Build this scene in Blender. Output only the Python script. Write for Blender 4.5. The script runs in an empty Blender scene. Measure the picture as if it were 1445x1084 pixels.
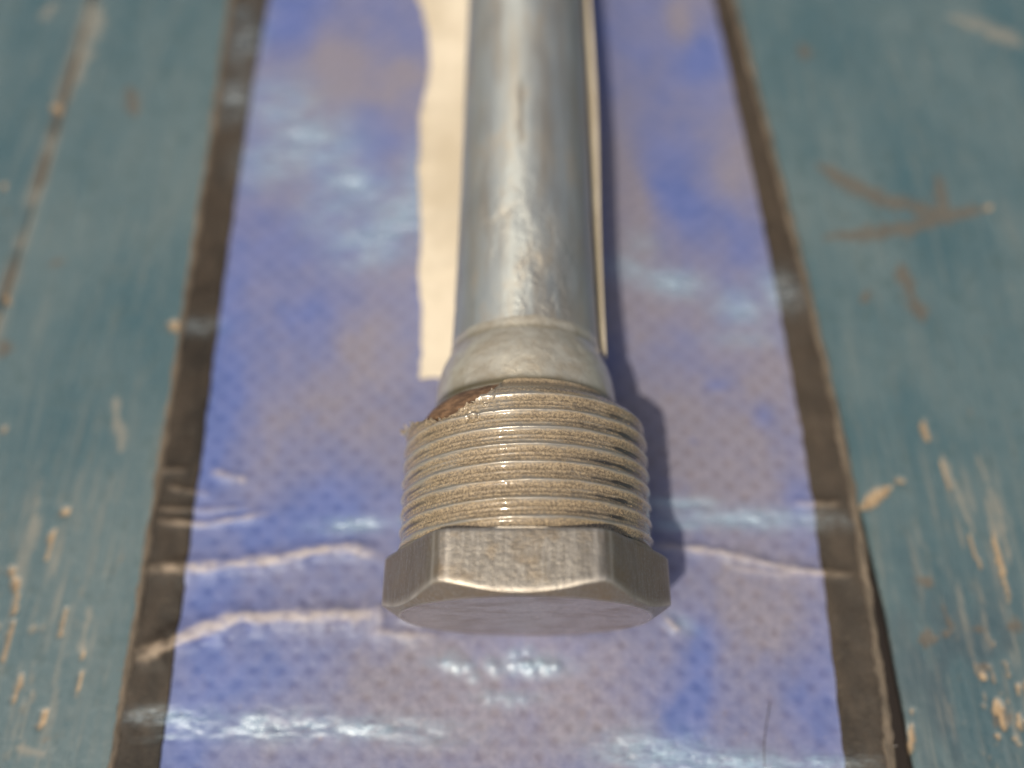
import bpy, math, random
import numpy as np
from mathutils import Matrix, Vector

# ------------------------------------------------------------------ camera, sky, sun
S = 0.001                                   # the scene is written in millimetres
sc = bpy.context.scene
F, TH, YAW, H, CY, ROLL, CX = 1142.43, 1.1399, -0.0089, 101.03, -13.74, -0.0024, -1.24
fw = np.array([math.sin(YAW)*math.cos(TH), math.cos(YAW)*math.cos(TH), -math.sin(TH)])
r0 = np.array([math.cos(YAW), -math.sin(YAW), 0.0]); u0 = np.cross(r0, fw)
rt = r0*math.cos(ROLL)+u0*math.sin(ROLL); up = u0*math.cos(ROLL)-r0*math.sin(ROLL)
cam_d = bpy.data.cameras.new("camera"); cam = bpy.data.objects.new("camera", cam_d)
sc.collection.objects.link(cam); sc.camera = cam
M = Matrix(((rt[0], up[0], -fw[0], CX*S), (rt[1], up[1], -fw[1], CY*S), (rt[2], up[2], -fw[2], H*S), (0, 0, 0, 1)))
cam.matrix_world = M
cam_d.sensor_width = 36; cam_d.lens = F*36/1445
cam_d.clip_start = 0.005; cam_d.clip_end = 50
cam_d.dof.use_dof = True
cam_d.dof.focus_distance = 0.0805
cam_d.dof.aperture_fstop = 7.6

SUNK = (0.345, 0.46)                         # shadow shift per unit of height, x and y
sdir = Vector((-SUNK[0], -SUNK[1], 1)).normalized()
w = bpy.data.worlds.new("World"); sc.world = w; w.use_nodes = True
nt = w.node_tree; bg = nt.nodes["Background"]
sky = nt.nodes.new("ShaderNodeTexSky"); sky.sky_type = 'NISHITA'; sky.sun_disc = False
sky.sun_elevation = math.asin(sdir.z); sky.sun_rotation = math.atan2(sdir.x, sdir.y)
sky.dust_density = 6.0; sky.air_density = 0.8; sky.ozone_density = 0.5
nt.links.new(sky.outputs[0], bg.inputs[0]); bg.inputs[1].default_value = 0.13
sl = bpy.data.lights.new("sun", 'SUN'); sl.energy = 4.6; sl.angle = math.radians(0.55); sl.color = (1.0, 0.88, 0.70)
so = bpy.data.objects.new("sun", sl); sc.collection.objects.link(so)
so.rotation_euler = sdir.to_track_quat('Z', 'Y').to_euler()
sc.view_settings.view_transform = 'Standard'; sc.view_settings.look = 'None'
sc.view_settings.exposure = -0.62; sc.view_settings.gamma = 1.0
sc.cycles.use_denoising = True
sc.cycles.blur_glossy = 0.3

# ------------------------------------------------------------------ helpers
def on_plane(u, v, z=0.0):
    """point of the plane at height z (mm) that lies under a spot measured in the photograph"""
    d = fw + rt*(u-722.5)/F - up*(v-542)/F
    s = (z-H)/d[2]
    return np.array([CX+s*d[0], CY+s*d[1]])

def hsh(ix, iy, seed):
    n = (ix.astype(np.int64)*374761393 + iy.astype(np.int64)*668265263 + seed*2147483647) & 0xffffffff
    n = ((n ^ (n >> 13))*1274126177) & 0xffffffff
    n = (n ^ (n >> 16)) & 0xffffffff
    return n/4294967295.0
def vn(x, y, seed=0):
    xi = np.floor(x); yi = np.floor(y); fx = x-xi; fy = y-yi
    fx = fx*fx*fx*(fx*(fx*6-15)+10); fy = fy*fy*fy*(fy*(fy*6-15)+10)
    a = hsh(xi, yi, seed); b = hsh(xi+1, yi, seed); c = hsh(xi, yi+1, seed); d = hsh(xi+1, yi+1, seed)
    return (a*(1-fx)+b*fx)*(1-fy)+(c*(1-fx)+d*fx)*fy
def fbm(x, y, o=4, seed=0):
    t = 0; a = .5; s = 0
    for k in range(o):
        t = t+a*vn(x*2**k+k*7.3, y*2**k+k*3.1, seed+k*11); s += a; a *= .55
    return t/s
def sst(a, b, x):
    t = np.clip((x-a)/(b-a), 0, 1); return t*t*(3-2*t)

def mesh_grid(name, X, Y, Z, mat, parent=None, attrs=None, wrap=False, smooth=True):
    n, m = X.shape
    co = np.stack([X, Y, Z], -1).reshape(-1, 3)*S
    i = np.arange(n-1)[:, None]; jn = m if wrap else m-1; j = np.arange(jn)[None, :]
    a = i*m+j; b = i*m+(j+1) % m; c = (i+1)*m+(j+1) % m; d = (i+1)*m+j
    q = np.stack([a, b, c, d], -1).reshape(-1, 4)
    me = bpy.data.meshes.new(name)
    me.vertices.add(len(co)); me.vertices.foreach_set("co", co.ravel())
    me.loops.add(q.size); me.loops.foreach_set("vertex_index", q.ravel().astype(np.int32))
    me.polygons.add(len(q)); me.polygons.foreach_set("loop_start", (np.arange(len(q))*4).astype(np.int32))
    me.polygons.foreach_set("use_smooth", np.full(len(q), smooth))
    me.update(calc_edges=True); me.validate()
    for k, v in (attrs or {}).items():
        at = me.attributes.new(k, 'FLOAT', 'POINT'); at.data.foreach_set("value", np.asarray(v, dtype=np.float32).ravel())
    me.materials.append(mat)
    o = bpy.data.objects.new(name, me); sc.collection.objects.link(o)
    if parent: o.parent = parent
    return o

def tag(o, label=None, cat=None, group=None, kind=None):
    for k, v in (("label", label), ("category", cat), ("group", group), ("kind", kind)):
        if v: o[k] = v
    return o
def empty(name):
    o = bpy.data.objects.new(name, None); sc.collection.objects.link(o); o.empty_display_size = .01; return o

class NB:
    """small node-tree builder"""
    def __init__(s, name):
        s.m = bpy.data.materials.new(name); s.m.use_nodes = True; s.t = s.m.node_tree
        s.b = s.t.nodes["Principled BSDF"]; s.tc = s.t.nodes.new("ShaderNodeTexCoord").outputs["Object"]
    def put(s, inp, v):
        if isinstance(v, bpy.types.NodeSocket): s.t.links.new(v, inp)
        else: inp.default_value = v
    def attr(s, n):
        a = s.t.nodes.new("ShaderNodeAttribute"); a.attribute_name = n; return a.outputs["Fac"]
    def mapv(s, scale):
        m = s.t.nodes.new("ShaderNodeMapping"); s.put(m.inputs[0], s.tc); m.inputs["Scale"].default_value = scale; return m.outputs[0]
    def noise(s, scale, det=4, rough=.6, lac=2.0, dist=0):
        """scale: cycles per millimetre along x, y, z"""
        if not isinstance(scale, tuple): scale = (scale,)*3
        n = s.t.nodes.new("ShaderNodeTexNoise"); s.put(n.inputs["Vector"], s.mapv(tuple(1000*k for k in scale)))
        n.inputs["Scale"].default_value = 1; n.inputs["Detail"].default_value = det; n.inputs["Roughness"].default_value = rough
        n.inputs["Distortion"].default_value = dist
        return n.outputs["Fac"]
    def math(s, op, a, b=0.0, c=0.0, clamp=False):
        n = s.t.nodes.new("ShaderNodeMath"); n.operation = op; n.use_clamp = clamp
        s.put(n.inputs[0], a); s.put(n.inputs[1], b); s.put(n.inputs[2], c); return n.outputs[0]
    def rng(s, v, a, b, c=0.0, d=1.0):
        n = s.t.nodes.new("ShaderNodeMapRange"); n.interpolation_type = 'SMOOTHSTEP'
        for i, k in enumerate((v, a, b, c, d)): s.put(n.inputs[i], k)
        return n.outputs[0]
    def mix(s, f, a, b, mode='MIX'):
        n = s.t.nodes.new("ShaderNodeMix"); n.data_type = 'RGBA'; n.blend_type = mode
        s.put(n.inputs[0], f)
        for i, k in ((6, a), (7, b)):
            if isinstance(k, tuple): k = (*k, 1)
            s.put(n.inputs[i], k)
        return n.outputs[2]
    def bump(s, h, dist_mm, strength=1.0, nrm=None):
        n = s.t.nodes.new("ShaderNodeBump"); s.put(n.inputs["Height"], h); n.inputs["Distance"].default_value = dist_mm*S
        s.put(n.inputs["Strength"], strength)
        if nrm: s.put(n.inputs["Normal"], nrm)
        return n.outputs[0]
    def set(s, **k):
        for a, v in k.items():
            a = a.replace("_", " ")
            if isinstance(v, tuple): v = (*v, 1)
            s.put(s.b.inputs[a], v)
        return s.m

# ------------------------------------------------------------------ materials
def mat_teal():
    b = NB("teal_painted_wood")
    big = b.noise((.045, .025, .03), 5, .65); st = b.noise((.9, .06, .5), 5, .65); fine = b.noise((3.5, .35, 2), 4, .7); mott = b.noise(.35, 5, .65)
    c = b.mix(b.rng(big, .3, .7), (.054, .114, .138), (.116, .170, .182))
    c = b.mix(b.rng(st, .48, .75, 0, .5), c, (.165, .19, .18))
    c = b.mix(b.rng(mott, .50, .72, 0, .6), c, (.052, .098, .106))
    c = b.mix(b.rng(fine, .56, .75, 0, .5), c, (.21, .215, .19))
    c = b.mix(b.rng(b.noise((2.2, .12, 1.5), 4, .7), .60, .74, 0, .55), c, (.035, .065, .072))
    spot = b.noise((.5, .3, .5), 3, .6, dist=.5)
    c = b.mix(b.rng(spot, .68, .76, 0, .6), c, (.14, .105, .065))
    c = b.mix(b.attr("dark"), c, (.045, .075, .095))
    c = b.mix(b.rng(b.attr("joint_shade"), .0, .12), c, (.012, .014, .018))  # near-black shade of the joint, painted into the skirt colour
    c = b.mix(b.attr("rub"), c, (.29, .27, .22))
    c = b.mix(b.attr("stain"), c, b.mix(mott, (.085, .072, .055), (.17, .145, .11)))
    wood = b.mix(b.rng(fine, .35, .65), (.30, .20, .105), (.50, .37, .22))
    c = b.mix(b.attr("wood"), c, wood)
    h = b.math('ADD', b.math('MULTIPLY', fine, .5), b.math('ADD', st, b.math('MULTIPLY', mott, .6)))
    n = b.bump(h, .24, .9)
    return b.set(Base_Color=c, Roughness=b.rng(mott, .3, .8, .32, .55), Normal=n, Specular_IOR_Level=.6)

def film_normal(b, amt):
    """crumpled film: long across the strip, short along it"""
    w1 = b.noise((.30, 1.5, 1), 4, .65, dist=.9); w2 = b.noise((1.6, 3.6, 2), 3, .6)
    s = b.math('MULTIPLY', amt, 1.0)
    n = b.bump(w1, .75, s)
    return b.bump(w2, .16, s, n)

def mat_tarp():
    b = NB("blue_woven_plastic")
    d = b.attr("dust"); hole = b.attr("weave"); gl = b.attr("film_glare"); cr = b.attr("crease")
    n1 = b.noise(.25, 5, .65); n2 = b.noise(1.6, 4, .7)
    dd = b.math('ADD', d, b.math('MULTIPLY', b.math('SUBTRACT', n1, .5), .55), clamp=True)
    blue = b.mix(b.rng(n1, .3, .7), (.10, .14, .34), (.135, .175, .40))
    dust = b.mix(b.rng(n2, .35, .7), (.195, .188, .245), (.262, .248, .305))
    c = b.mix(dd, blue, dust)
    c = b.mix(b.math('MULTIPLY', hole, .38), c, b.mix(dd, (.035, .065, .25), (.15, .115, .12)))
    spk = b.noise(1.1, 2, .5)
    c = b.mix(b.rng(spk, .74, .82, 0, .55), c, (.34, .24, .15))
    c = b.mix(b.math('MULTIPLY', gl, b.rng(b.noise((1.0, 4.0, 1), 5, .8), .36, .58, .18, .85)), c, (.31, .45, .57))  # pale blue glare painted into the sheet colour on glossy wrinkles
    c = b.mix(cr, c, b.mix(n2, (.43, .385, .375), (.56, .51, .49)))
    nf = b.bump(b.noise((.8, .8, .8), 4, .6), .22, .5)
    n = b.t.nodes.new("ShaderNodeBump"); n.inputs["Distance"].default_value = .22*S
    b.put(n.inputs["Height"], b.noise((.30, 1.5, 1), 4, .65, dist=.9)); b.put(n.inputs["Strength"], gl); b.put(n.inputs["Normal"], nf)
    n3 = b.bump(b.noise((1.6, 3.6, 2), 3, .6), .06, gl, n.outputs[0])
    return b.set(Base_Color=c, Roughness=b.rng(gl, 0, 1, .50, .22), Normal=n3, Specular_IOR_Level=b.rng(gl, 0, 1, .4, 1.0),
                 Specular_Tint=(.72, .88, 1.0), Coat_Weight=b.rng(gl, 0, 1, .05, .7), Coat_Roughness=.24, Coat_Normal=n3)

def mat_band():
    b = NB("brown_black_border")
    gl = b.attr("film_glare"); cr = b.attr("crease"); d = b.attr("dust")
    n1 = b.noise((.5, .18, .5), 5, .65); wv = b.noise((1.2, 5, 2), 4, .7); n2 = b.noise((5, 2.2, 2), 3, .7)
    c = b.mix(b.rng(n1, .3, .7), (.016, .013, .010), (.050, .038, .027))
    c = b.mix(b.rng(wv, .5, .78, 0, .4), c, (.15, .115, .08))
    c = b.mix(b.rng(b.noise((.22, .10, .2), 4, .6), .45, .7, 0, .8), c, (.022, .018, .014))
    c = b.mix(b.rng(n2, .58, .78, 0, .45), c, (.24, .19, .13))
    c = b.mix(b.rng(b.noise((.7, 1.6, 1), 5, .75, dist=.8), .60, .72, 0, .5), c, (.20, .165, .12))
    c = b.mix(b.math('MULTIPLY', d, .3), c, (.17, .135, .10))
    c = b.mix(b.math('MULTIPLY', gl, b.rng(b.noise((1.0, 4.0, 1), 5, .8), .44, .62, .03, .8)), c, (.28, .37, .41))  # same painted glare carried over the border
    c = b.mix(cr, c, (.40, .32, .235))
    nf = b.bump(wv, .16, .6)
    n = b.bump(b.noise((.30, 1.5, 1), 4, .65, dist=.9), .22, gl, nf)
    n3 = b.bump(b.noise((1.6, 3.6, 2), 3, .6), .06, gl, n)
    return b.set(Base_Color=c, Roughness=b.rng(gl, 0, 1, .5, .22), Normal=n3, Specular_IOR_Level=b.rng(gl, 0, 1, .2, 1.0),
                 Specular_Tint=(.72, .88, 1.0), Coat_Weight=b.rng(gl, 0, 1, .05, .7), Coat_Roughness=.24, Coat_Normal=n3)

def mat_hem():
    b = NB("dusty_hem_edge")
    n1 = b.noise((1.2, .25, 1), 4, .65); n2 = b.noise((3, 3, 3), 3, .7)
    c = b.mix(b.rng(n1, .3, .7), (.075, .062, .045), (.18, .145, .105))
    c = b.mix(b.rng(n2, .6, .8, 0, .6), c, (.40, .30, .18))
    return b.set(Base_Color=c, Roughness=.7, Normal=b.bump(n2, .15, .7))

def mat_paper():
    b = NB("cream_paper")
    n1 = b.noise((.10, .07, .1), 4, .6); n2 = b.noise((.8, .12, .5), 4, .6); n3 = b.noise(2.5, 3, .7)
    c = b.mix(b.rng(n1, .3, .7), (.50, .44, .33), (.66, .60, .48))
    c = b.mix(b.rng(n2, .55, .8, 0, .35), c, (.52, .40, .27))
    return b.set(Base_Color=c, Roughness=.75, Normal=b.bump(b.math('ADD', n2, b.math('MULTIPLY', n3, .2)), .12, .6))

def mat_shaft():
    b = NB("dull_zinc_shaft")
    wr = b.attr("wrinkle"); st = b.attr("stain")
    n1 = b.noise((.35, .05, .35), 4, .65); n2 = b.noise((.22, .12, .22), 5, .65); n3 = b.noise((2.5, 1.8, 2.5), 3, .7)
    c = b.mix(b.rng(n1, .35, .7), (.47, .51, .50), (.42, .395, .335))
    c = b.mix(b.rng(n2, .52, .75, 0, .5), c, (.50, .40, .27))
    c = b.mix(b.rng(b.noise((1.6, .04, 1.6), 4, .7), .55, .72, 0, .4), c, (.34, .30, .24))
    c = b.mix(b.rng(n3, .66, .8, 0, .5), c, (.55, .44, .31))
    c = b.mix(st, c, (.10, .09, .08))
    tg = b.t.nodes.new('ShaderNodeTangent'); tg.direction_type = 'RADIAL'; tg.axis = 'Y'; tan = tg.outputs[0]
    n = b.bump(b.noise((.55, .45, .55), 5, .6, dist=.6), .55, wr)
    n = b.bump(n3, .04, .4, n)
    return b.set(Base_Color=c, Metallic=b.rng(n2, .35, .7, .70, .60), Roughness=b.rng(n2, .3, .7, .46, .54), Anisotropic=.72, Anisotropic_Rotation=.25, Tangent=tan, Normal=n, Coat_Weight=.3, Coat_Roughness=.3, Coat_Normal=n)

def mat_thread():
    b = NB("dust_filled_thread_film")
    g = b.attr("valley"); sh = b.attr("clean")
    sp = b.noise(4.2, 4, .8); sp2 = b.noise(9.0, 2, .7); md = b.noise((.22, 1.3, .22), 4, .65); big = b.noise(.16, 4, .6)
    tan_ = b.mix(b.rng(sp, .35, .68), (.12, .09, .055), (.48, .375, .23))
    steel = b.mix(md, (.30, .29, .255), (.52, .50, .44))
    dust = b.math('ADD', b.math('MULTIPLY', g, .75), b.math('MULTIPLY', b.math('SUBTRACT', md, .5), 1.5))
    dust = b.math('ADD', dust, b.math('MULTIPLY', b.math('SUBTRACT', sp, .5), .9))
    dust = b.math('ADD', dust, b.math('MULTIPLY', b.math('SUBTRACT', big, .42), 1.3))
    dust = b.rng(dust, -.08, .75, .12, 1)
    c = b.mix(b.math('MULTIPLY', dust, .97), steel, tan_)
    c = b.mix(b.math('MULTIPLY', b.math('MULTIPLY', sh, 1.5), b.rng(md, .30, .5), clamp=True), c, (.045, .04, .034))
    c = b.mix(b.rng(sp2, .68, .8, 0, .65), c, (.75, .62, .42))
    n = b.bump(sp, .055, b.rng(dust, 0, 1, .35, 1.0))
    n = b.bump(md, .10, .5, n)
    return b.set(Base_Color=c, Metallic=b.rng(dust, 0, 1, .55, .08), Roughness=b.rng(dust, 0, 1, .30, .55), Normal=n,
                 Coat_Weight=.9, Coat_Roughness=.12, Coat_Normal=b.bump(md, .06, .5))

def mat_collar():
    b = NB("dusty_collar_film")
    n1 = b.noise((.5, .5, .5), 5, .65); n3 = b.noise(3.0, 3, .7)
    c = b.mix(b.rng(n1, .35, .7), (.58, .56, .47), (.46, .41, .31))
    c = b.mix(b.rng(n3, .6, .8, 0, .4), c, (.48, .39, .26))
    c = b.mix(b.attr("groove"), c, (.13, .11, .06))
    n = b.bump(b.noise((.6, .6, .6), 4, .55, dist=.6), .4, .4)
    tg = b.t.nodes.new('ShaderNodeTangent'); tg.direction_type = 'RADIAL'; tg.axis = 'Y'
    return b.set(Base_Color=c, Metallic=.45, Roughness=.42, Anisotropic=.5, Anisotropic_Rotation=.25, Tangent=tg.outputs[0], Normal=b.bump(n3, .05, .5, n), Coat_Weight=.8, Coat_Roughness=.14, Coat_Normal=n)

def mat_hex():
    b = NB("brushed_dull_steel")
    br = b.noise((3.2, .35, 3.2), 5, .7); n2 = b.noise(.35, 5, .65); n3 = b.noise(3.5, 4, .7); sc_ = b.noise((.5, 9, 4), 4, .7, dist=1.5)
    edge = b.attr("edge"); rust = b.attr("rust"); face = b.attr("face")
    c = b.mix(b.rng(br, .3, .7), (.25, .23, .195), (.40, .375, .33))
    c = b.mix(b.rng(n2, .45, .72, 0, .7), c, (.30, .235, .155))
    c = b.mix(b.rng(n3, .62, .8, 0, .5), c, (.60, .50, .36))
    c = b.mix(b.math('MULTIPLY', rust, b.rng(n3, .3, .55)), c, b.mix(n2, (.17, .12, .075), (.34, .25, .155)))
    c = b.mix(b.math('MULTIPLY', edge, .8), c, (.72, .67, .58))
    c = b.mix(face, c, b.mix(b.rng(n3, .3, .7), (.34, .30, .29), (.60, .54, .53)))
    n = b.bump(br, .05, .5); n = b.bump(b.noise(.9, 5, .7), .22, .55, n); n = b.bump(sc_, .03, .35, n); n = b.bump(n3, .05, .4, n); n = b.bump(b.noise((1.6, 1, .8), 5, .75, dist=1.0), .30, b.math('MULTIPLY', face, .9), n)
    c = b.mix(b.math('MULTIPLY', face, b.rng(b.noise((.25, .25, .35), 4, .7), .42, .7)), c, (.30, .235, .19))
    return b.set(Base_Color=c, Metallic=.70, Roughness=b.rng(face, 0, 1, .42, .27), Normal=n)

def mat_core():
    b = NB("rusty_brown_core")
    n1 = b.noise((.8, 2.5, .8), 4, .65); n3 = b.noise(4.0, 3, .7)
    c = b.mix(b.rng(n1, .3, .7), (.075, .043, .025), (.26, .155, .085))
    c = b.mix(b.rng(n3, .6, .8, 0, .5), c, (.42, .29, .18))
    return b.set(Base_Color=c, Roughness=.75, Normal=b.bump(b.math('ADD', n1, n3), .1, .7))

def mat_torn():
    b = NB("torn_film_edge")
    n3 = b.noise(4.0, 3, .7)
    return b.set(Base_Color=b.mix(n3, (.34, .27, .18), (.62, .56, .46)), Roughness=.4, Normal=b.bump(n3, .06, .6))
def mat_plain(name, col, rough=.6):
    b = NB(name); n = b.noise(1.5, 3, .6)
    return b.set(Base_Color=b.mix(n, tuple(k*.75 for k in col), tuple(min(1, k*1.2) for k in col)), Roughness=rough)

TEAL, TARP, BAND, HEM, PAPER = mat_teal(), mat_tarp(), mat_band(), mat_hem(), mat_paper()
SHAFT, THREAD, COLLAR, HEX, CORE, TORN = mat_shaft(), mat_thread(), mat_collar(), mat_hex(), mat_core(), mat_torn()

# ------------------------------------------------------------------ painted planks
def seg_dist(X, Y, pts):
    """distance to a polyline and the parameter along it (0..1)"""
    best = np.full(X.shape, 1e9); par = np.zeros(X.shape); n = len(pts)-1
    for k in range(n):
        a = np.array(pts[k][:2]); d = np.array(pts[k+1][:2])-a; L = d@d+1e-9
        t = np.clip(((X-a[0])*d[0]+(Y-a[1])*d[1])/L, 0, 1)
        dist = np.hypot(X-a[0]-t*d[0], Y-a[1]-t*d[1])
        mth = dist < best; best = np.where(mth, dist, best); par = np.where(mth, (k+t)/n, par)
    return best, par
def stroke(X, Y, uv, wmm, seed=0, z=0.0, rag=.5, taper=True, soft=.5):
    """mask of a ragged stroke; widths are half-widths in mm"""
    pts = [on_plane(u, v, z) for u, v in uv]
    d, t = seg_dist(X, Y, pts)
    wd = wmm*(1+rag*2*(fbm(X*.9, Y*.9, 4, seed)-.5)*1.6)
    if taper: wd = wd*np.clip(np.minimum(t, 1-t)*5+.25, 0, 1)
    return 1-sst(1-soft, 1+soft, d/np.maximum(wd, .03))
def blob(X, Y, u, v, ru, rv, z=0.0, ang=0.0):
    """soft ellipse; radii in mm"""
    p = on_plane(u, v, z); x = X-p[0]; y = Y-p[1]
    c, s = math.cos(ang), math.sin(ang)
    return np.exp(-(((x*c+y*s)/ru)**2+((-x*s+y*c)/rv)**2))

WOOD_STROKES = [  # photograph uv of each chip, half width mm, seed
    ([(1213, 720), (1235, 705), (1262, 685), (1278, 676)], 1.0), ([(1303, 592), (1312, 622)], .55), ([(1325, 640), (1345, 700)], .2),
    ([(1368, 752), (1378, 780), (1386, 800)], .33), ([(1403, 750), (1412, 785), (1420, 815), (1427, 850)], .42),
    ([(1405, 985), (1415, 1010), (1420, 1030)], .8), ([(1410, 1035), (1412, 1050)], .25), ([(1386, 950), (1392, 960)], .45), ([(1440, 1005), (1444, 1030)], .5),
    ([(1288, 1000), (1290, 1040), (1286, 1084)], .35), ([(1264, 980), (1267, 986)], .35),
    ([(14, 800), (20, 835)], .75), ([(22, 838), (10, 900), (0, 935)], .35), ([(90, 855), (82, 900)], .35), ([(62, 995), (53, 1028)], .45),
    ([(28, 950), (14, 995)], .35), ([(116, 910), (110, 965), (104, 990)], .2), ([(84, 722), (96, 720)], .8), ([(75, 740), (62, 790)], .4),
    ([(0, 415), (12, 428)], 1.0), ([(0, 605), (6, 606)], .5), ([(238, 455), (250, 462)], .9), ([(72, 145), (84, 155)], 1.0), ([(0, 258), (6, 262)], .6),
    ([(1150, 513), (1162, 513)], .5), ([(1392, 292), (1402, 290)], .8)]
STAIN_STROKES = [
    ([(1155, 230), (1200, 258), (1250, 280), (1310, 295), (1355, 298)], 1.3), ([(1165, 334), (1230, 325), (1290, 320), (1340, 300), (1398, 292)], 1.15),
    ([(1322, 240), (1330, 275), (1330, 305)], .8), ([(1272, 370), (1285, 405), (1305, 452)], 1.05), ([(1218, 415), (1226, 420)], 1.4), ([(1130, 60), (1138, 80)], .9),
    ([(1300, 903), (1322, 900)], .9), ([(1385, 892), (1383, 884)], .75), ([(1425, 885), (1444, 880)], .7), ([(1312, 815), (1310, 828)], .9), ([(1340, 898), (1335, 890)], .6),
    ([(1330, 850), (1345, 890)], .35), ([(1390, 935), (1388, 955)], .5), ([(1412, 1000), (1425, 1020)], 1.0),
    ([(180, 120), (190, 160)], .9), ([(78, 365), (80, 372)], .8), ([(0, 480), (4, 500)], 1.0)]
RUB_STROKES = [
    ([(140, 0), (120, 60), (95, 120), (80, 150)], 1.1), ([(75, 0), (60, 25)], .6), ([(1330, 640), (1350, 690), (1375, 750)], .28), ([(1395, 700), (1408, 760)], .3),
    ([(1380, 640), (1410, 720), (1430, 800)], .3), ([(1060, 640), (1063, 645)], .2), ([(125, 850), (112, 930)], .3), ([(50, 700), (40, 770)], .4),
    ([(1340, 20), (1444, 60)], 1.3), ([(20, 1055), (65, 1065)], .3), ([(160, 560), (170, 640)], .5)]

ys = np.concatenate([np.arange(-300, -24, 8.0), np.arange(-24, 12, .32), np.arange(12, 116, .45), np.arange(116, 420, 8.0)])
def plank(x0f, x1f, xs01, seed, under=(0, 0), drop=.4):
    """x0f, x1f: functions y -> edge x; xs01: positions across 0..1"""
    ya, sa = np.meshgrid(ys, xs01, indexing='ij')
    X = x0f(ya)+(x1f(ya)-x0f(ya))*sa; Y = ya
    dedge = np.minimum(X-x0f(ya), x1f(ya)-X)
    Z = -drop*np.exp(-dedge/.45)-.2*np.exp(-dedge/2.0)
    Z = Z+.35*(fbm(X*.03, Y*.008, 3, seed)-.5)+.10*(fbm(X*.9, Y*.05, 4, seed+5)-.5)-.35
    att = {k: np.zeros(X.shape) for k in ("wood", "stain", "rub", "dark", "joint_shade")}
    dl = np.hypot((X-gapL(Y)), 0)
    for k, (uv, wd) in enumerate(WOOD_STROKES): att["wood"] = np.maximum(att["wood"], .85*stroke(X, Y, uv, wd*.62, seed+k, rag=.9, soft=.3))
    for k, (uv, wd) in enumerate(STAIN_STROKES): att["stain"] = np.maximum(att["stain"], .8*stroke(X, Y, uv, wd, seed+40+k, rag=.7, soft=.5))
    for k, (uv, wd) in enumerate(RUB_STROKES): att["rub"] = np.maximum(att["rub"], .6*stroke(X, Y, uv, wd*1.2, seed+70+k, rag=.9, soft=.7))
    # worn raised grain near the lower corners, streaked along the board
    reg = np.clip(blob(X, Y, 1440, 1000, 14, 22)+blob(X, Y, 1400, 800, 10, 16)*.6+blob(X, Y, 20, 980, 14, 25)*.7+blob(X, Y, 60, 800, 9, 18)*.5, 0, 1)
    g = fbm(X*1.5, Y*.11, 4, seed+9)
    att["rub"] = np.maximum(att["rub"], reg*sst(.58, .76, g)*.45)
    att["wood"] = np.maximum(att["wood"], .8*np.clip(blob(X, Y, 1440, 1010, 5, 9)+.4*blob(X, Y, 10, 900, 8, 14), 0, 1)*sst(.70, .76, fbm(X*1.1, Y*.5, 4, seed+19)))
    att["dark"] = np.clip(blob(X, Y, 1420, 1020, 13, 14)+.25*blob(X, Y, 1300, 900, 12, 12), 0, 1)*(.25+.75*sst(.35, .65, fbm(X*.35, Y*.16, 4, seed+29)))*.8
    att["rub"] = np.maximum(att["rub"], .8*np.exp(-(dl/1.0)**2)*sst(.38, .55, fbm(X*.1, Y*.12, 3, 903)))
    att["stain"] = np.maximum(att["stain"], .85*np.exp(-(dl/.9)**2)*sst(.40, .56, fbm(X*.02, Y*.10, 3, 908)))
    Z = Z-.34*att["wood"]-.05*att["stain"]-.03*reg*g
    # side skirts going down
    cols = lambda A, v0, v1: np.concatenate([v0, A, v1], 1)
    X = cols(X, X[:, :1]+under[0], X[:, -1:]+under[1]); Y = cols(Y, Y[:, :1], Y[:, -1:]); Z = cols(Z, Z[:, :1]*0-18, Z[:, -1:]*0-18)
    for k in att: att[k] = cols(att[k], att[k][:, :1]*0+(k == 'joint_shade'), att[k][:, -1:]*0+(k == 'joint_shade'))
    return mesh_grid("plank", X, Y, Z, TEAL, BOARDS, att)

BOARDS = empty("table_top"); tag(BOARDS, "weathered teal painted wooden table top of planks under the blue strip", kind="structure")
def jit(y, a, seed): return a*(fbm(y*.12, y*0+seed, 4, seed)-.5)*2
gapL = lambda y: -76.4+.8*np.sin(y*.03)
gapR = lambda y: 43.0-.078*6*np.log1p(np.exp(np.clip((y-14)/6, -40, 40)))
def wR(y): return .16+1.0*(1-sst(-2, 32, y))+.15*(1-sst(-40, -5, y))
xsL = np.concatenate([np.linspace(0, .86, 20), np.linspace(.87, 1, 90)])
xsM = np.concatenate([np.linspace(0, .32, 100), np.linspace(.325, .93, 40), np.linspace(.935, 1, 30)])
xsR = np.concatenate([np.linspace(0, .42, 160), np.linspace(.425, 1, 24)])
plank(lambda y: -200+0*y, lambda y: gapL(y)-.03+jit(y, .06, 3), xsL, 5)
plank(lambda y: gapL(y)+.03+jit(y, .06, 3), lambda y: gapR(y)-.1-3.0*(1-sst(0, 30, y)), xsM, 105)
plank(lambda y: gapR(y)+wR(y)+jit(y, .12, 6), lambda y: 163+0*y, xsR, 205, (7.5, 0), .12)  # near wall undercut so the joint stays in shade

gx, gy = np.meshgrid(np.linspace(-600, 600, 30), np.linspace(-600, 900, 30), indexing='ij')
GROUND = mesh_grid('ground', gx, gy, -420+6*fbm(gx*.02, gy*.02, 4, 3), mat_plain('brown_soil', (.12, .09, .06), .9)); tag(GROUND, 'bare brown soil below the planks', kind='structure')

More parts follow.
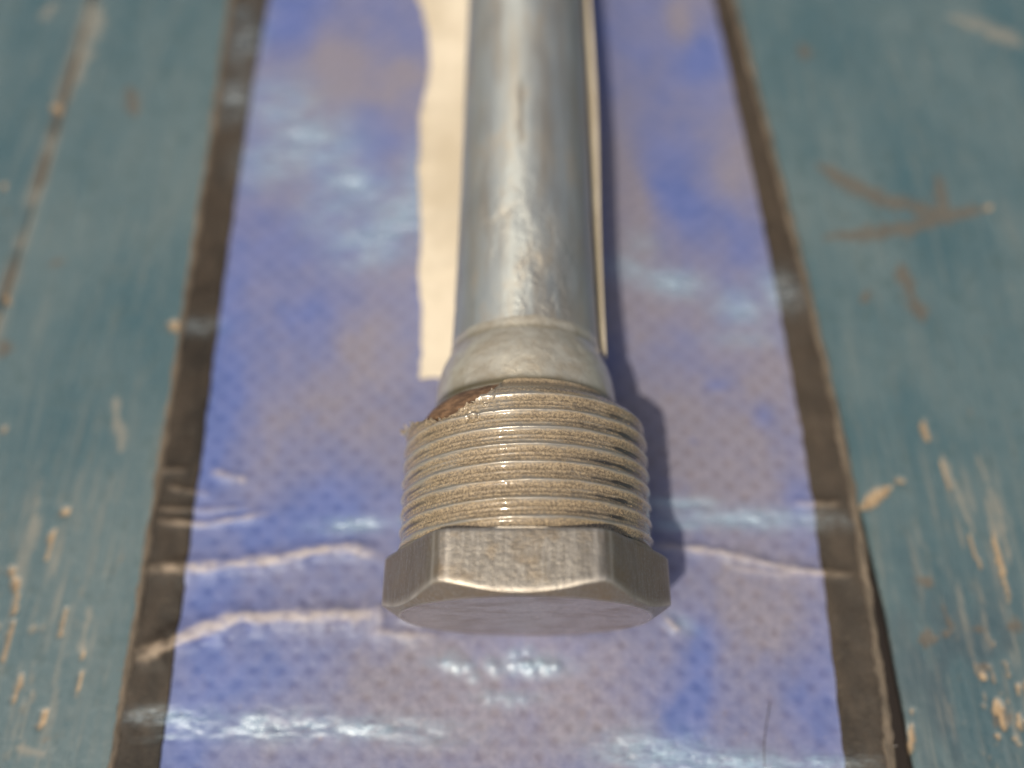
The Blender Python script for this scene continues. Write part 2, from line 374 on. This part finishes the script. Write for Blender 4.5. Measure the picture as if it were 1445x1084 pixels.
# ------------------------------------------------------------------ the blue strip
def edge_fn(uv):
    p = np.array([on_plane(u, v) for u, v in uv]); p = p[np.argsort(p[:, 1])]
    c = np.polyfit(p[:, 1], p[:, 0], 3); lo, hi = p[0, 1], p[-1, 1]
    def f(y):
        yc = np.clip(y, lo-4, hi+4); s = np.polyval(np.polyder(c), yc)
        return np.polyval(c, yc)+(y-yc)*np.clip(s, -.05, .05)
    return f
eLo = edge_fn([(325, 0), (300, 180), (272, 370), (240, 540), (215, 710), (193, 890), (178, 980), (150, 1084)])
eLi = edge_fn([(380, 0), (345, 220), (308, 460), (277, 700), (255, 900), (245, 990), (222, 1084)])
eRi = edge_fn([(1005, 0), (1045, 180), (1080, 340), (1110, 500), (1130, 620), (1150, 740), (1168, 900), (1190, 1084)])
eRo = edge_fn([(1035, 0), (1080, 160), (1125, 360), (1160, 500), (1190, 620), (1212, 760), (1238, 960), (1257, 1084)])

CREASES = [  # uv line, half width mm, height mm, whiteness
    ([(205, 803), (262, 805), (330, 797), (400, 790), (460, 776), (500, 775), (535, 788)], .62, .55, .9),
    ([(192, 928), (225, 918), (262, 903), (300, 885), (345, 872), (420, 870), (500, 870), (560, 862)], .85, .7, .85),
    ([(520, 890), (560, 895), (620, 900)], .5, .3, .5), ([(535, 850), (538, 900)], .5, .3, .4),
    ([(300, 668), (335, 676), (350, 680)], .5, .3, .7), ([(225, 738), (290, 742), (330, 735), (380, 726)], .35, .3, .6), ([(220, 720), (300, 722), (360, 715)], .25, .2, .35),
    ([(240, 690), (300, 700)], .3, .2, .35), ([(230, 668), (270, 664)], .25, .2, .3),
    ([(918, 770), (965, 775), (1020, 782), (1080, 797), (1130, 808), (1195, 815)], .45, .45, .75), ([(1020, 800), (1100, 812), (1160, 806)], .25, .2, .45),
    ([(935, 868), (950, 885), (958, 892)], .35, .3, .6), ([(560, 870), (600, 885)], .3, .25, .35), ([(1120, 712), (1180, 716)], .35, .3, .35)]
FILM_GLARE = [  # u, v, radius along, radius across, angle, strength; glossy wrinkles plus painted glare
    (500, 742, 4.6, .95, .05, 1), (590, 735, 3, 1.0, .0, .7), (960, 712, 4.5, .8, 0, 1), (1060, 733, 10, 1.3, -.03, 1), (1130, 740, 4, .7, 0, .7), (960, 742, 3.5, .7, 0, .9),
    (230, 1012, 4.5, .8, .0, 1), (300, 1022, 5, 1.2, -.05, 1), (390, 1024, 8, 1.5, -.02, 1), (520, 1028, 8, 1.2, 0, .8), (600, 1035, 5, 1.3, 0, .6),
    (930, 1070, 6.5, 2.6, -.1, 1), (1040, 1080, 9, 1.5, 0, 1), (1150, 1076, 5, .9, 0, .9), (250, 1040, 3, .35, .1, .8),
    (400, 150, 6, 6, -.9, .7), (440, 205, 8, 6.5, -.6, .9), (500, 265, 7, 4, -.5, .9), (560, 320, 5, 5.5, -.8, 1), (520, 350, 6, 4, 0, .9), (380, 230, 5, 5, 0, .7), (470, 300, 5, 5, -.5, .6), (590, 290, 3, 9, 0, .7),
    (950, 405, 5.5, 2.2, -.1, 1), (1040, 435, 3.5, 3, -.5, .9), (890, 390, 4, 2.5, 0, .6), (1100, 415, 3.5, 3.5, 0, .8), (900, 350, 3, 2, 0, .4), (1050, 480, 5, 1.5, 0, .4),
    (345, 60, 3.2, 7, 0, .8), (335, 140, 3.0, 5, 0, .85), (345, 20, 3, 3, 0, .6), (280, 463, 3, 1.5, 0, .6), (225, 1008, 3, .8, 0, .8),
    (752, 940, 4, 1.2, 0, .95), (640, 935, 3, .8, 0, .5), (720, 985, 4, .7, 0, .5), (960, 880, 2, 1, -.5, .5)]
BLUE = [  # blue showing clean of dust: u, v, rx, ry, strength
    (420, 30, 6, 8, 1.0), (310, 500, 4.5, 16, .8), (300, 640, 4, 9, .7), (430, 440, 6, 6, .65), (620, 420, 3, 4, .5), (470, 700, 7, 4, .8), (380, 750, 9, 3, .7), (300, 850, 6, 4, .65),
    (290, 960, 5, 6, .8), (400, 950, 8, 4, .5), (250, 1060, 5, 5, .8), (1075, 590, 1.6, 2, 1.0), (990, 935, 2.2, 5, .9), (960, 1010, 3, 4, .8), (1000, 880, 2, 4, .6), (980, 625, 1.6, 1.2, .7),
    (1010, 545, 1.5, .8, .7), (890, 60, 8, 9, .55), (990, 80, 4, 7, .9), (920, 235, 5, 6, .65), (960, 300, 6, 7, .85), (1050, 330, 3, 5, .5), (1030, 420, 2.5, 4, .6), (560, 80, 5, 4, .25), (530, 190, 4, 8, .5),
    (400, 340, 6, 5, .45), (500, 340, 5, 4, .4), (1150, 1000, 4, 5, .5), (1120, 700, 2, 5, .5), (880, 980, 3, 3, .4), (1085, 950, 5, 3, .3), (700, 300, 1, 1, .0)]
DUST_AND_HAZE = [(880, 300, 4, 22, .45), (470, 100, 7, 9, .5), (560, 130, 6, 7, .4), (520, 500, 5, 6, .5), (900, 600, 10, 6, .5), (1020, 650, 8, 8, .5), (960, 40, 2.5, 6, .6), (1040, 240, 4, 10, .45), (890, 300, 3, 8, .35),  # first patch greys the sheet colour inside the shaft's shadow
         (950, 430, 9, 5, .45), (720, 990, 16, 7, .45), (1080, 850, 9, 8, .45), (560, 960, 8, 6, .4), (440, 580, 7, 4, .4), (480, 860, 10, 3, .25), (400, 250, 6, 6, .2), (1060, 520, 5, 6, .4)]  # wide patch ahead of the hex face paints in the hazy glow
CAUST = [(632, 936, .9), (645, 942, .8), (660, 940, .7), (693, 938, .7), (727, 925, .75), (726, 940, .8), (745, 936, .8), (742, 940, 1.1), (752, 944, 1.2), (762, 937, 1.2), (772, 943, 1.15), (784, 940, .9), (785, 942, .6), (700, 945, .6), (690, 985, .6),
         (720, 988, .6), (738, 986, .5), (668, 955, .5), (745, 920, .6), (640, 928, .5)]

def lift(X, Y):
    r = (eRo(Y)-X); l = (X-eLo(Y))
    h = 1.0*(1-sst(0, 7, r))*(1-sst(10, 60, Y))*.9+.35*(1-sst(0, 4, r))
    return h+.35*(1-sst(0, 4, l))*(.5+vn(Y*.05, Y*0, 77))
def rise(X, Y):
    return 3.9*np.exp(-(X/17.5)**2)*sst(30, 52, Y)
def strip_height(X, Y, detail=True):
    z = .35+.5*(fbm(X*.035, Y*.045, 3, 301)-.5)+lift(X, Y)
    press = np.exp(-((X/16)**2+((Y-3)/8)**2)); z = z*(1-press)+.02*press
    z = z+rise(X, Y)
    cr = np.zeros(X.shape)
    for k, (uv, wd, hh, wh) in enumerate(CREASES):
        pts = [on_plane(u, v) for u, v in uv]; d, t = seg_dist(X, Y, pts)
        tp = np.clip(np.minimum(t, 1-t)*6+.15, 0, 1)
        ww = wd*(1+1.1*(fbm(X*.5, Y*.5, 3, 400+k)-.5))
        z = z+hh*tp*np.exp(-(d/(ww*1.7))**2)*(.7+.6*vn(X*.6, Y*.6, 410+k))
        cr = np.maximum(cr, wh*tp*(1-sst(.35, 1.3, d/ww))*(.35+.65*sst(.28, .6, fbm(X*.8, Y*2.6, 4, 420+k))))
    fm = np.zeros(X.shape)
    for (u, v, ra, rb, an, s) in FILM_GLARE:
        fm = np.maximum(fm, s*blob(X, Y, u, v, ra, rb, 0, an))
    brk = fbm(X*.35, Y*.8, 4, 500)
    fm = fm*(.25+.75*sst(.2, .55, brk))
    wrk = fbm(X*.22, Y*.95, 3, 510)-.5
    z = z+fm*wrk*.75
    if detail:
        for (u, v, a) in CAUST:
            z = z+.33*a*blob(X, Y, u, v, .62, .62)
            fm = np.maximum(fm, .9*a*blob(X, Y, u, v, .9, .9))  # glint bumps take the painted glare too
    return z, cr, fm
def dust_mask(X, Y):
    d = .55+.55*(fbm(X*.11, Y*.09, 4, 601)-.5)+.35*(fbm(X*.35, Y*.3, 3, 611)-.5)
    for (u, v, a, b_, s) in BLUE: d = d-.62*s*blob(X, Y, u, v, a, b_)
    for (u, v, a, b_, s) in DUST_AND_HAZE: d = d+s*blob(X, Y, u, v, a, b_)
    return np.clip(d, 0, 1)

STRIP = empty("woven_plastic_strip")
tag(STRIP, "blue woven plastic strip with dark brown borders lying lengthwise on teal planks", "plastic strip")
ysS = np.concatenate([np.arange(-260, -22, 6.0), np.arange(-22, 30, .24), np.arange(30, 116, .36), np.arange(116, 330, 6.0)])
def strip_part(name, fa, fb, n, mat, dz, skirt=(0, 0), cross=None):
    Yg, sg = np.meshgrid(ysS, np.linspace(0, 1, n), indexing='ij')
    X = fa(Yg)+(fb(Yg)-fa(Yg))*sg
    Z, cr, fm = strip_height(X, Yg)
    Z = Z+dz
    if cross is not None: Z = Z+cross(sg, X, Yg)
    wv = np.clip(np.cos(math.pi*(X+.012*Yg)/1.68)*np.cos(math.pi*Yg/1.52), 0, 1)**1.25
    wv = wv*(.6+.7*vn(X*.45, Yg*.45, 640))
    if name == "blue_sheet": Z = Z-.07*wv
    if name == "border": Z = Z+.28*(fbm(X*.35, Yg*.3, 4, 662)-.5)
    att = dict(crease=cr, film_glare=fm, dust=dust_mask(X, Yg), weave=np.clip(wv, 0, 1))
    if skirt[0]:
        X = np.concatenate([X[:, :1], X], 1); Yg = np.concatenate([Yg[:, :1], Yg], 1); Z = np.concatenate([Z[:, :1]-skirt[0], Z], 1)
        for k in att: att[k] = np.concatenate([att[k][:, :1], att[k]], 1)
    if skirt[1]:
        X = np.concatenate([X, X[:, -1:]], 1); Yg = np.concatenate([Yg, Yg[:, -1:]], 1); Z = np.concatenate([Z, Z[:, -1:]-skirt[1]], 1)
        for k in att: att[k] = np.concatenate([att[k], att[k][:, -1:]], 1)
    return mesh_grid(name, X, Yg, Z, mat, STRIP, att)
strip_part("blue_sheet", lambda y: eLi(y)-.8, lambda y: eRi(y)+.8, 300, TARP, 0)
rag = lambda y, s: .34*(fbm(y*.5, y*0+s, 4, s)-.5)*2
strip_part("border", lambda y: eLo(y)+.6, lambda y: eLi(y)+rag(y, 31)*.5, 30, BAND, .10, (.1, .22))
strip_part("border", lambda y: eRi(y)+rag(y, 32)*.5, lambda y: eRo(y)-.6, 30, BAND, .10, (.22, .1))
bead = lambda s, X, Y: .22*np.sin(np.pi*np.clip(s, 0, 1))+.22*(fbm(X*2, Y*.45, 4, 655)-.5)
o = strip_part("hem", lambda y: eLo(y)+rag(y, 33), lambda y: eLo(y)+.95+rag(y, 34), 9, HEM, .12, (.55, .2), bead)
o = strip_part("hem", lambda y: eRo(y)-1.0+rag(y, 35), lambda y: eRo(y)+rag(y, 36), 9, HEM, .12, (.2, .55), bead)

# ------------------------------------------------------------------ paper strip curling round the shaft
ZC = 13.45; XC = 0.0
def build_paper():
    lu = [(588, 0), (596, 20), (605, 60), (607, 105), (594, 170), (592, 250), (596, 340), (592, 400), (596, 450), (592, 535)]
    pl = np.array([on_plane(u, v, 1.0) for u, v in lu]); pl = pl[np.argsort(pl[:, 1])]
    yv = np.concatenate([np.arange(33.0, 125, .5), np.arange(125, 300, 6.0)])
    left = np.interp(yv, pl[:, 1], pl[:, 0])+.5*(fbm(yv*1.1, yv*0, 3, 701)-.5)+.3*(fbm(yv*.25, yv*0, 3, 700)-.5)
    rows = []
    for y, xl in zip(yv, left):
        pr = [(xl, .75), (xl*.75-2.2, .95), (-8.6, 1.5), (-5, 3.2), (-1, 4.15)]
        R = 9.1
        for a in np.linspace(-88, -6, 14): pr.append((R*math.cos(math.radians(a)), ZC+R*math.sin(math.radians(a))))
        lip = .72+.2*math.sin(y*.11)
        pr += [(R+.25*lip, ZC+.3), (R+.62*lip, ZC+.55), (R+lip, ZC+.62)]
        rows.append(pr)
    A = np.array(rows)                       # rows x profile x 2
    t = np.linspace(0, 1, A.shape[1]); tt = np.linspace(0, 1, 60)
    X = np.stack([np.interp(tt, t, r) for r in A[:, :, 0]]); Z = np.stack([np.interp(tt, t, r) for r in A[:, :, 1]])
    Y = np.repeat(yv[:, None], 60, 1)+np.where(np.arange(len(yv))[:, None] == 0, .5*(fbm(X*1.0, X*0, 3, 710)-.5), 0)
    fl = 1-sst(.10, .34, np.linspace(0, 1, 60))[None, :]
    Z = Z+fl*(rise(X, Y)*.95+.8*(fbm(X*.1, Y*.16, 4, 720)-.5)+.15*(fbm(X*.8, Y*.8, 3, 721)-.5))
    Y = Y-3.2*sst(.72, 1, np.linspace(0, 1, 60))[None, :]*(1-sst(36, 60, Y))
    o = mesh_grid("paper_strip", X, Y, Z, PAPER)
    so_ = o.modifiers.new("thickness", 'SOLIDIFY'); so_.thickness = .16*S; so_.offset = -1
    tag(o, "cream paper strip with wavy torn left edge tucked under the metal shaft", "paper strip")
build_paper()

# ------------------------------------------------------------------ the hex-headed threaded plug with its shaft
ROD = empty("threaded_plug"); ROD.location = (0, 0, 0)
tag(ROD, "dusty metal threaded plug with hexagonal head and long grey shaft on blue strip", "threaded plug")

def rev(name, prof, mat, n=200, disp=None, attrs=None, z0=ZC, dy=None):
    """surface of revolution about the shaft axis; prof: list of (y, r)"""
    p = np.array(prof, float)
    a = np.linspace(0, 2*math.pi, n, endpoint=False)
    A, Yp = np.meshgrid(a, p[:, 0], indexing='xy'); Rr = np.repeat(p[:, 1][:, None], n, 1)
    if disp: Rr = Rr+disp(A, Yp, Rr)
    at = {k: f(A, Yp) for k, f in (attrs or {}).items()}
    return mesh_grid(name, XC+Rr*np.cos(A), Yp, z0+Rr*np.sin(A), mat, ROD, at, wrap=True)
def spline(pts, n):
    """smooth (monotone-ish) resample of a profile"""
    p = np.array(pts, float); d = np.r_[0, np.cumsum(np.hypot(*np.diff(p, axis=0).T))]
    t = np.linspace(0, d[-1], n); out = np.stack([np.interp(t, d, p[:, k]) for k in (0, 1)], 1)
    for _ in range(3): out[1:-1] = (out[:-2]+2*out[1:-1]+out[2:])/4
    return out

# shaft
wz = lambda A, Y: .62*np.clip((1-sst(38, 64, Y+14*(fbm(A*3, Y*.08, 3, 802)-.5)))*(.15+.95*sst(.4, .65, fbm(A*2.6, Y*.12, 4, 801)))+.04, 0, 1)
def st_mask(A, Y):
    d = np.abs((A-1.66)*9+.012*(Y-60)*0)/.5; return .55*np.exp(-d**2)*sst(54, 57, Y)*(1-sst(64, 68, Y))*sst(.3, .55, fbm(A*20, Y*.6, 3, 805))
yy = np.concatenate([np.arange(27.5, 66, .35), np.arange(66, 120, 1.2), np.arange(120, 299, 8.0)])
prof = [(y, 8.62+.28*math.exp(-(y-30)/9)) for y in yy]+[(300, 8.3), (300.6, 7.4), (300.8, .05)]
def shaft_disp(A, Y, R):
    w_ = wz(A, Y)
    return w_*(.30*(fbm(A*4.5, Y*.33, 4, 811)-.5))+.10*(fbm(A*3, Y*.05, 3, 815)-.5)
rev("shaft", prof, SHAFT, 320, shaft_disp, dict(wrinkle=wz, stain=st_mask))

# collar between shaft and thread
cp = spline([(31.4, 8.7), (30.6, 8.95), (29.9, 9.02), (29.3, 9.05), (28.4, 9.45), (27.2, 9.95), (25.5, 10.35), (23.5, 10.55), (21.8, 10.65), (19.5, 10.6)], 70)[::-1]
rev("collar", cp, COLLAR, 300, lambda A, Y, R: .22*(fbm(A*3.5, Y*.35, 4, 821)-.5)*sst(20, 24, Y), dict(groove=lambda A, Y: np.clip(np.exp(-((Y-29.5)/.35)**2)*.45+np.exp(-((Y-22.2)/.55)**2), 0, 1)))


# threaded sleeve: real helix, its far edge torn open at the upper left
P = 1.81; Y0, Y1 = 5.2, 22.3
NA, NY = 900, 260
a = np.linspace(0, 2*math.pi, NA, endpoint=False)
deg = np.degrees(a)
def tear_edge(deg):
    x = [0, 100, 103.5, 104.5, 107, 112, 118, 124, 130, 136, 142, 148, 156, 163, 170, 178, 186, 192, 360]
    y = [Y1, Y1, 22.1, 20.0, 19.4, 19.0, 18.5, 17.75, 17.7, 17.9, 18.2, 18.6, 18.9, 19.2, 19.6, 20.5, 21.6, Y1, Y1]
    e = np.interp(deg, x, y)
    m = sst(103, 106, deg)*(1-sst(184, 192, deg))
    e = e+m*(.55*(fbm(deg*.33, deg*0, 4, 841)-.5)+.5*(vn(deg*.9, deg*0+3, 845)-.5)*(vn(deg*.2, deg*0, 846) > .35))
    return e
E = tear_edge(deg)
tt = np.linspace(0, 1, NY)
Yr = (Y0+(Y1-Y0)*tt)[:, None]
Yv = np.where(Yr < 16.6, Yr, 16.6+(Yr-16.6)*(E[None, :]-16.6)/(Y1-16.6))
Av = np.repeat(a[None, :], NY, 0)
def thread_r(A, Y):
    base = 13.86+.0*(Y-5)                                   # slight taper
    ph = ((Y+P*A/(2*math.pi)-0.75)/P); ph = ph-np.floor(ph)
    ph = ph+.07*(fbm(A*3.2, Y*.45, 3, 849)-.5)
    crest = .62*np.exp(-((ph-.5)/.10)**2)+.38*np.exp(-((ph-.56)/.24)**2)                          # rounded, film-covered crest
    minor = .22*np.exp(-((ph-.04)/.07)**2)+.22*np.exp(-((ph-1.04)/.07)**2)+.16*np.exp(-((ph-.80)/.045)**2)
    amp = .28*(.55+.9*fbm(A*2.2, Y*.5, 3, 847))*(1-.55*sst(16.5, 20.5, Y))*sst(5.0, 7.0, Y)
    r = base-.36+amp*(crest+minor)
    r = r+.10*(fbm(A*4, Y*.7, 4, 851)-.5)+.05*(fbm(A*22, Y*2.2, 3, 853)-.5)
    # shoulder running down to the collar
    k = sst(18.9, 22.0, Y); r = r*(1-k**1.9)+10.75*k**1.9
    valley = np.clip(1-crest*1.05-minor*1.2, 0, 1)
    return r, valley, ph
Rv, VAL, PH = thread_r(Av, Yv)
# lifted, frayed rim along the tear
dg = np.degrees(Av); tm = sst(103, 107, dg)*(1-sst(186, 192, dg))
near = np.exp(-((E[None, :]-Yv)/.45)**2)
Rv = Rv+tm*sst(17.2, 18.6, Yv)*np.clip(12.95-Rv, 0, 3)
Rv = Rv+tm*near*(.10+.35*np.clip(fbm(dg*.22, dg*0, 3, 861)-.45, 0, 1))
Rv = Rv+.9*np.exp(-((dg-171)/2.6)**2)*np.exp(-((Yv-E[None, :])/.55)**2)
# bubble in the film
def bub(ad, y, ra, h):
    d = np.hypot((dg-ad)*math.pi/180*13, Yv-y)/ra; return h*np.clip(1-d*d, 0, 1)**.6-.10*np.exp(-((d-1.15)/.16)**2)
Rv = Rv+bub(113.6, 17.25, .52, .30)+bub(108, 18.3, .22, .12)
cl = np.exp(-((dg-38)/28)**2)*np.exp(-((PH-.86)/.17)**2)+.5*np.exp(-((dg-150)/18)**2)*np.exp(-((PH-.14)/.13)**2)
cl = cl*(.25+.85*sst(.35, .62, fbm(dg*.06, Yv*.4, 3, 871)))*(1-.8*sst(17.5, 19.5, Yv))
# thin return edge at the far rim so the film shows a thickness
Rv = np.vstack([Rv, Rv[-1:]-.12, Rv[-1:]-.16]); Yv = np.vstack([Yv, Yv[-1:]+.02, Yv[-1:]-.35]); Av = np.vstack([Av, Av[-1:], Av[-1:]])
VAL = np.vstack([VAL, VAL[-1:]*0+.3, VAL[-1:]*0]); cl = np.vstack([cl, cl[-1:]*0, cl[-1:]*0+.5])
# rusty core seen through the tear, with the hollow just behind the torn rim
cq = spline([(10, 11.9), (16, 12.1), (18.6, 12.2), (19.6, 12.15), (20.6, 11.8), (21.3, 11.2), (21.8, 10.7), (21.9, 10.2)], 110)
def core_disp(A, Y, R_):
    e = tear_edge(np.degrees(A))
    return .22*(fbm(A*9, Y*1.1, 4, 831)-.5)-1.3*np.exp(-((Y-e-.12)/.34)**2)*np.clip((Y > 17)*1.0, 0, 1)
rev("core", cq, CORE, 700, core_disp)
mesh_grid("threaded_sleeve", XC+Rv*np.cos(Av), Yv, ZC+Rv*np.sin(Av), THREAD, ROD, dict(valley=VAL, clean=np.clip(cl, 0, 1)), wrap=True)

# torn shreds of film standing up at the rim
def shred(ad, y, pts, wdt, seed):
    rnd = random.Random(seed); an = math.radians(ad)
    er = np.array([math.cos(an), 0, math.sin(an)]); ey = np.array([0, 1, 0]); et = np.array([-math.sin(an), 0, math.cos(an)])
    base = np.array([XC, y, ZC])+er*12.9
    vs = []; n = len(pts)
    for i, (r, yy_, t_) in enumerate(pts):
        wv = wdt*(1-i/(n-1))**.6+.02
        c = base+er*r+ey*yy_+et*t_
        jt = [rnd.uniform(-.06, .06) for _ in range(3)]
        vs.append([c-et*wv+er*jt[0], c+er*(.08+jt[1]), c+et*wv+er*jt[2]])
    V = np.array(vs)
    o = mesh_grid("torn_shred", V[:, :, 0], V[:, :, 1], V[:, :, 2], TORN, ROD, smooth=True)
    m_ = o.modifiers.new("thickness", 'SOLIDIFY'); m_.thickness = .07*S
    return o
shred(173, 19.7, [(0, 0, 0), (.35, .25, .1), (.7, .55, .35), (.95, .95, .5), (.9, 1.25, .75)], .42, 1)
shred(175, 19.3, [(0, 0, 0), (.5, .05, -.1), (1.0, .15, -.15), (1.4, .35, -.1)], .38, 2)
shred(168, 19.9, [(0, 0, 0), (.25, .3, 0), (.3, .6, .1)], .4, 3)
shred(106, 19.6, [(0, 0, 0), (.12, .3, 0), (.22, .62, -.05)], .10, 4)
shred(121, 18.2, [(0, -.1, 0), (.10, .15, .1), (.12, .4, .25)], .12, 5)
shred(134, 17.95, [(0, -.1, 0), (.08, .15, 0), (.10, .32, .1)], .14, 6)
shred(114, 18.95, [(0, -.1, 0), (.10, .12, .15), (.10, .2, .45)], .10, 7)

# hexagonal head
RH, HL, RC, TN = 15.85, 5.6, 13.2, .60
PHI = math.radians(2.4)
def hexr(al):
    """radius of a hexagon with slightly rounded corners"""
    k = (al-PHI) % (math.pi/3)-math.pi/6           # angle from the middle of a flat
    ap = RH*math.cos(math.pi/6)
    r = ap/np.cos(k)
    rc_ = RH-.42
    q = 10.0
    return (r**(-q*4)+rc_**(-q*4))**(-1/(q*4))
base_al = []
for k in range(6):
    t = np.linspace(-1, 1, 64); base_al.append(PHI+math.pi/6+k*math.pi/3+(math.pi/6)*np.sign(t)*np.abs(t)**.7)
al = np.unique(np.round(np.concatenate(base_al) % (2*math.pi), 6))
hr = hexr(al); N = len(al)
ch = TN*(hr-RC)
rows = []     # (r, y, edge, rust, face)
one = np.ones(N)
rows.append((one*.01, one*.10, 0, 0, 1))
for f in (.2, .4, .6, .8, .93): rows.append((one*RC*f, one*(.10 if f < .9 else .07), 0, 0, 1))
rows.append((one*(RC-.25), one*.03, 0, 0, 1)); rows.append((one*(RC-.06), one*.0, .5, .2, .6)); rows.append((one*(RC+.06), one*.06, .25, .5, 0))
for f in (.12, .35, .6, .85): rows.append((RC+(hr-RC)*f, ch*f, 0, .9, 0))
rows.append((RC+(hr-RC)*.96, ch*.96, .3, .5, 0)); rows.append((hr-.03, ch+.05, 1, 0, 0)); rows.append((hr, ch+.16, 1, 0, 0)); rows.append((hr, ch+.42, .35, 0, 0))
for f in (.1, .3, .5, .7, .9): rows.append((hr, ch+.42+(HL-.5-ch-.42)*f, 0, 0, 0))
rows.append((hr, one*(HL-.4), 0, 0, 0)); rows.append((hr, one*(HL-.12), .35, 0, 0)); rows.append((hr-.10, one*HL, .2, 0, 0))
rows.append((one*13.9, one*(HL+.05), 0, .4, 0)); rows.append((one*12.6, one*(HL+.12), 0, .6, 0))
Rm = np.array([r[0] for r in rows]); Ym = np.array([r[1] for r in rows]); Am = np.repeat(al[None, :], len(rows), 0)
Ym = Ym-.65*np.clip(1-Ym/HL, 0, 1)
Rm = Rm+.02*(fbm(Am*30, Ym*2, 3, 901)-.5)*(Rm > 3)
corner = np.exp(-(((((al-PHI)+math.pi/6) % (math.pi/3))-math.pi/6)/.035)**2)
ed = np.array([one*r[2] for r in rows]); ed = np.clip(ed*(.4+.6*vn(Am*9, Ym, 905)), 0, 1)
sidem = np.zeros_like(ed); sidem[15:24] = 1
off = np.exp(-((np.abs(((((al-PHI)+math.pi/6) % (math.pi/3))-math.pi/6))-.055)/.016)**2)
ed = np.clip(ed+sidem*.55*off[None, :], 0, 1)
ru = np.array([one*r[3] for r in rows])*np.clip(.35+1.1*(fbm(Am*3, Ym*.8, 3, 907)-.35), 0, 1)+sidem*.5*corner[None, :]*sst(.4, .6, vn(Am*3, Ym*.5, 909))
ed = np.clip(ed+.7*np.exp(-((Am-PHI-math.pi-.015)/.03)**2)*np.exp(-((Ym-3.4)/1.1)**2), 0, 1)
dtop = np.abs(((Am-math.pi/2-PHI+math.pi) % (2*math.pi))-math.pi)
ru = np.maximum(ru, sidem*.62*sst(.50, .56, dtop)*(.5+.8*fbm(Am*8, Ym*.6, 4, 911)))
fc = np.array([one*r[4] for r in rows])
mesh_grid("hex_head", XC+Rm*np.cos(Am), Ym, ZC+Rm*np.sin(Am), HEX, ROD, dict(edge=ed, rust=np.clip(ru, 0, 1), face=fc), wrap=True)

# ------------------------------------------------------------------ grit and fibres
def fibre(name, uv, z, rad, mat, label, cat):
    cu = bpy.data.curves.new(name, 'CURVE'); cu.dimensions = '3D'; cu.bevel_depth = rad*S; cu.bevel_resolution = 2
    sp = cu.splines.new('POLY'); sp.points.add(len(uv)*6-6)
    p = np.array([[*on_plane(u, v, zz), zz] for (u, v), zz in zip(uv, z)])
    t = np.linspace(0, len(uv)-1, len(sp.points))
    for i, q in enumerate(t):
        c = [np.interp(q, range(len(uv)), p[:, k]) for k in range(3)]
        sp.points[i].co = (c[0]*S, c[1]*S, c[2]*S, 1)
    cu.materials.append(mat)
    o = bpy.data.objects.new(name, cu); sc.collection.objects.link(o)
    dg_ = bpy.context.evaluated_depsgraph_get(); me = bpy.data.meshes.new_from_object(o.evaluated_get(dg_))
    bpy.data.objects.remove(o); o = bpy.data.objects.new(name, me); sc.collection.objects.link(o)
    tag(o, label, cat); return o
DK = mat_plain("dark_fibre", (.05, .04, .035), .5); LT = mat_plain("pale_fibre", (.55, .5, .42), .5)
fibre("fibre", [(1087, 992), (1082, 1020), (1078, 1050), (1079, 1083)], [.9, .7, .7, .6], .045, DK, "thin dark hair on the blue strip near its lower right corner", "fibre")
fibre("fibre", [(1253, 1052), (1262, 1053), (1266, 1052)], [1.2, .9, .4], .05, LT, "short pale fibre sticking out from the lower right hem", "fibre")

def grit():
    rnd = random.Random(5); V = []; Fc = []
    def add(c, r):
        k = len(V)
        for dx, dy, dz in ((1, 0, 0), (-.9, .2, 0), (0, 1, .1), (.1, -1, 0), (0, 0, 1), (0, .1, -.8)):
            V.append(((c[0]+dx*r*rnd.uniform(.6, 1.2))*S, (c[1]+dy*r*rnd.uniform(.6, 1.2))*S, (c[2]+dz*r*rnd.uniform(.5, 1))*S))
        for f in ((0, 2, 4), (2, 1, 4), (1, 3, 4), (3, 0, 4), (2, 0, 5), (1, 2, 5), (3, 1, 5), (0, 3, 5)): Fc.append(tuple(k+i for i in f))
    pts = []
    for _ in range(260):
        pts.append((rnd.uniform(-40, 36), rnd.uniform(-14, 60), rnd.uniform(.03, .10)))
    px = np.array([p[0] for p in pts]); py = np.array([p[1] for p in pts]); z, _, _ = strip_height(px, py)
    for p, zz in zip(pts, z):
        if abs(p[0]) < 16 and p[1] > -1: continue
        add((p[0], p[1], float(zz)+p[2]*.4), p[2])
    for _ in range(420):                      # on the thread
        an = rnd.uniform(20, 165); y = rnd.uniform(6, 19)
        r, _, _ = thread_r(np.array([math.radians(an)]), np.array([y])); r = float(r[0])+.02
        add((XC+r*math.cos(math.radians(an)), y, ZC+r*math.sin(math.radians(an))), rnd.uniform(.03, .07))
    for _ in range(120):                       # where the thread meets the head
        an = rnd.uniform(15, 165); r = 13.3+rnd.uniform(0, .25)
        add((XC+r*math.cos(math.radians(an)), HL+rnd.uniform(.1, .5), ZC+r*math.sin(math.radians(an))), rnd.uniform(.04, .10))
    me = bpy.data.meshes.new("grit"); me.from_pydata(V, [], Fc); me.materials.append(mat_plain("sand_grit", (.42, .31, .19), .6))
    o = bpy.data.objects.new("grit", me); sc.collection.objects.link(o)
    tag(o, "fine sandy grit scattered over the metal thread and blue strip", "grit", kind="stuff")
grit()
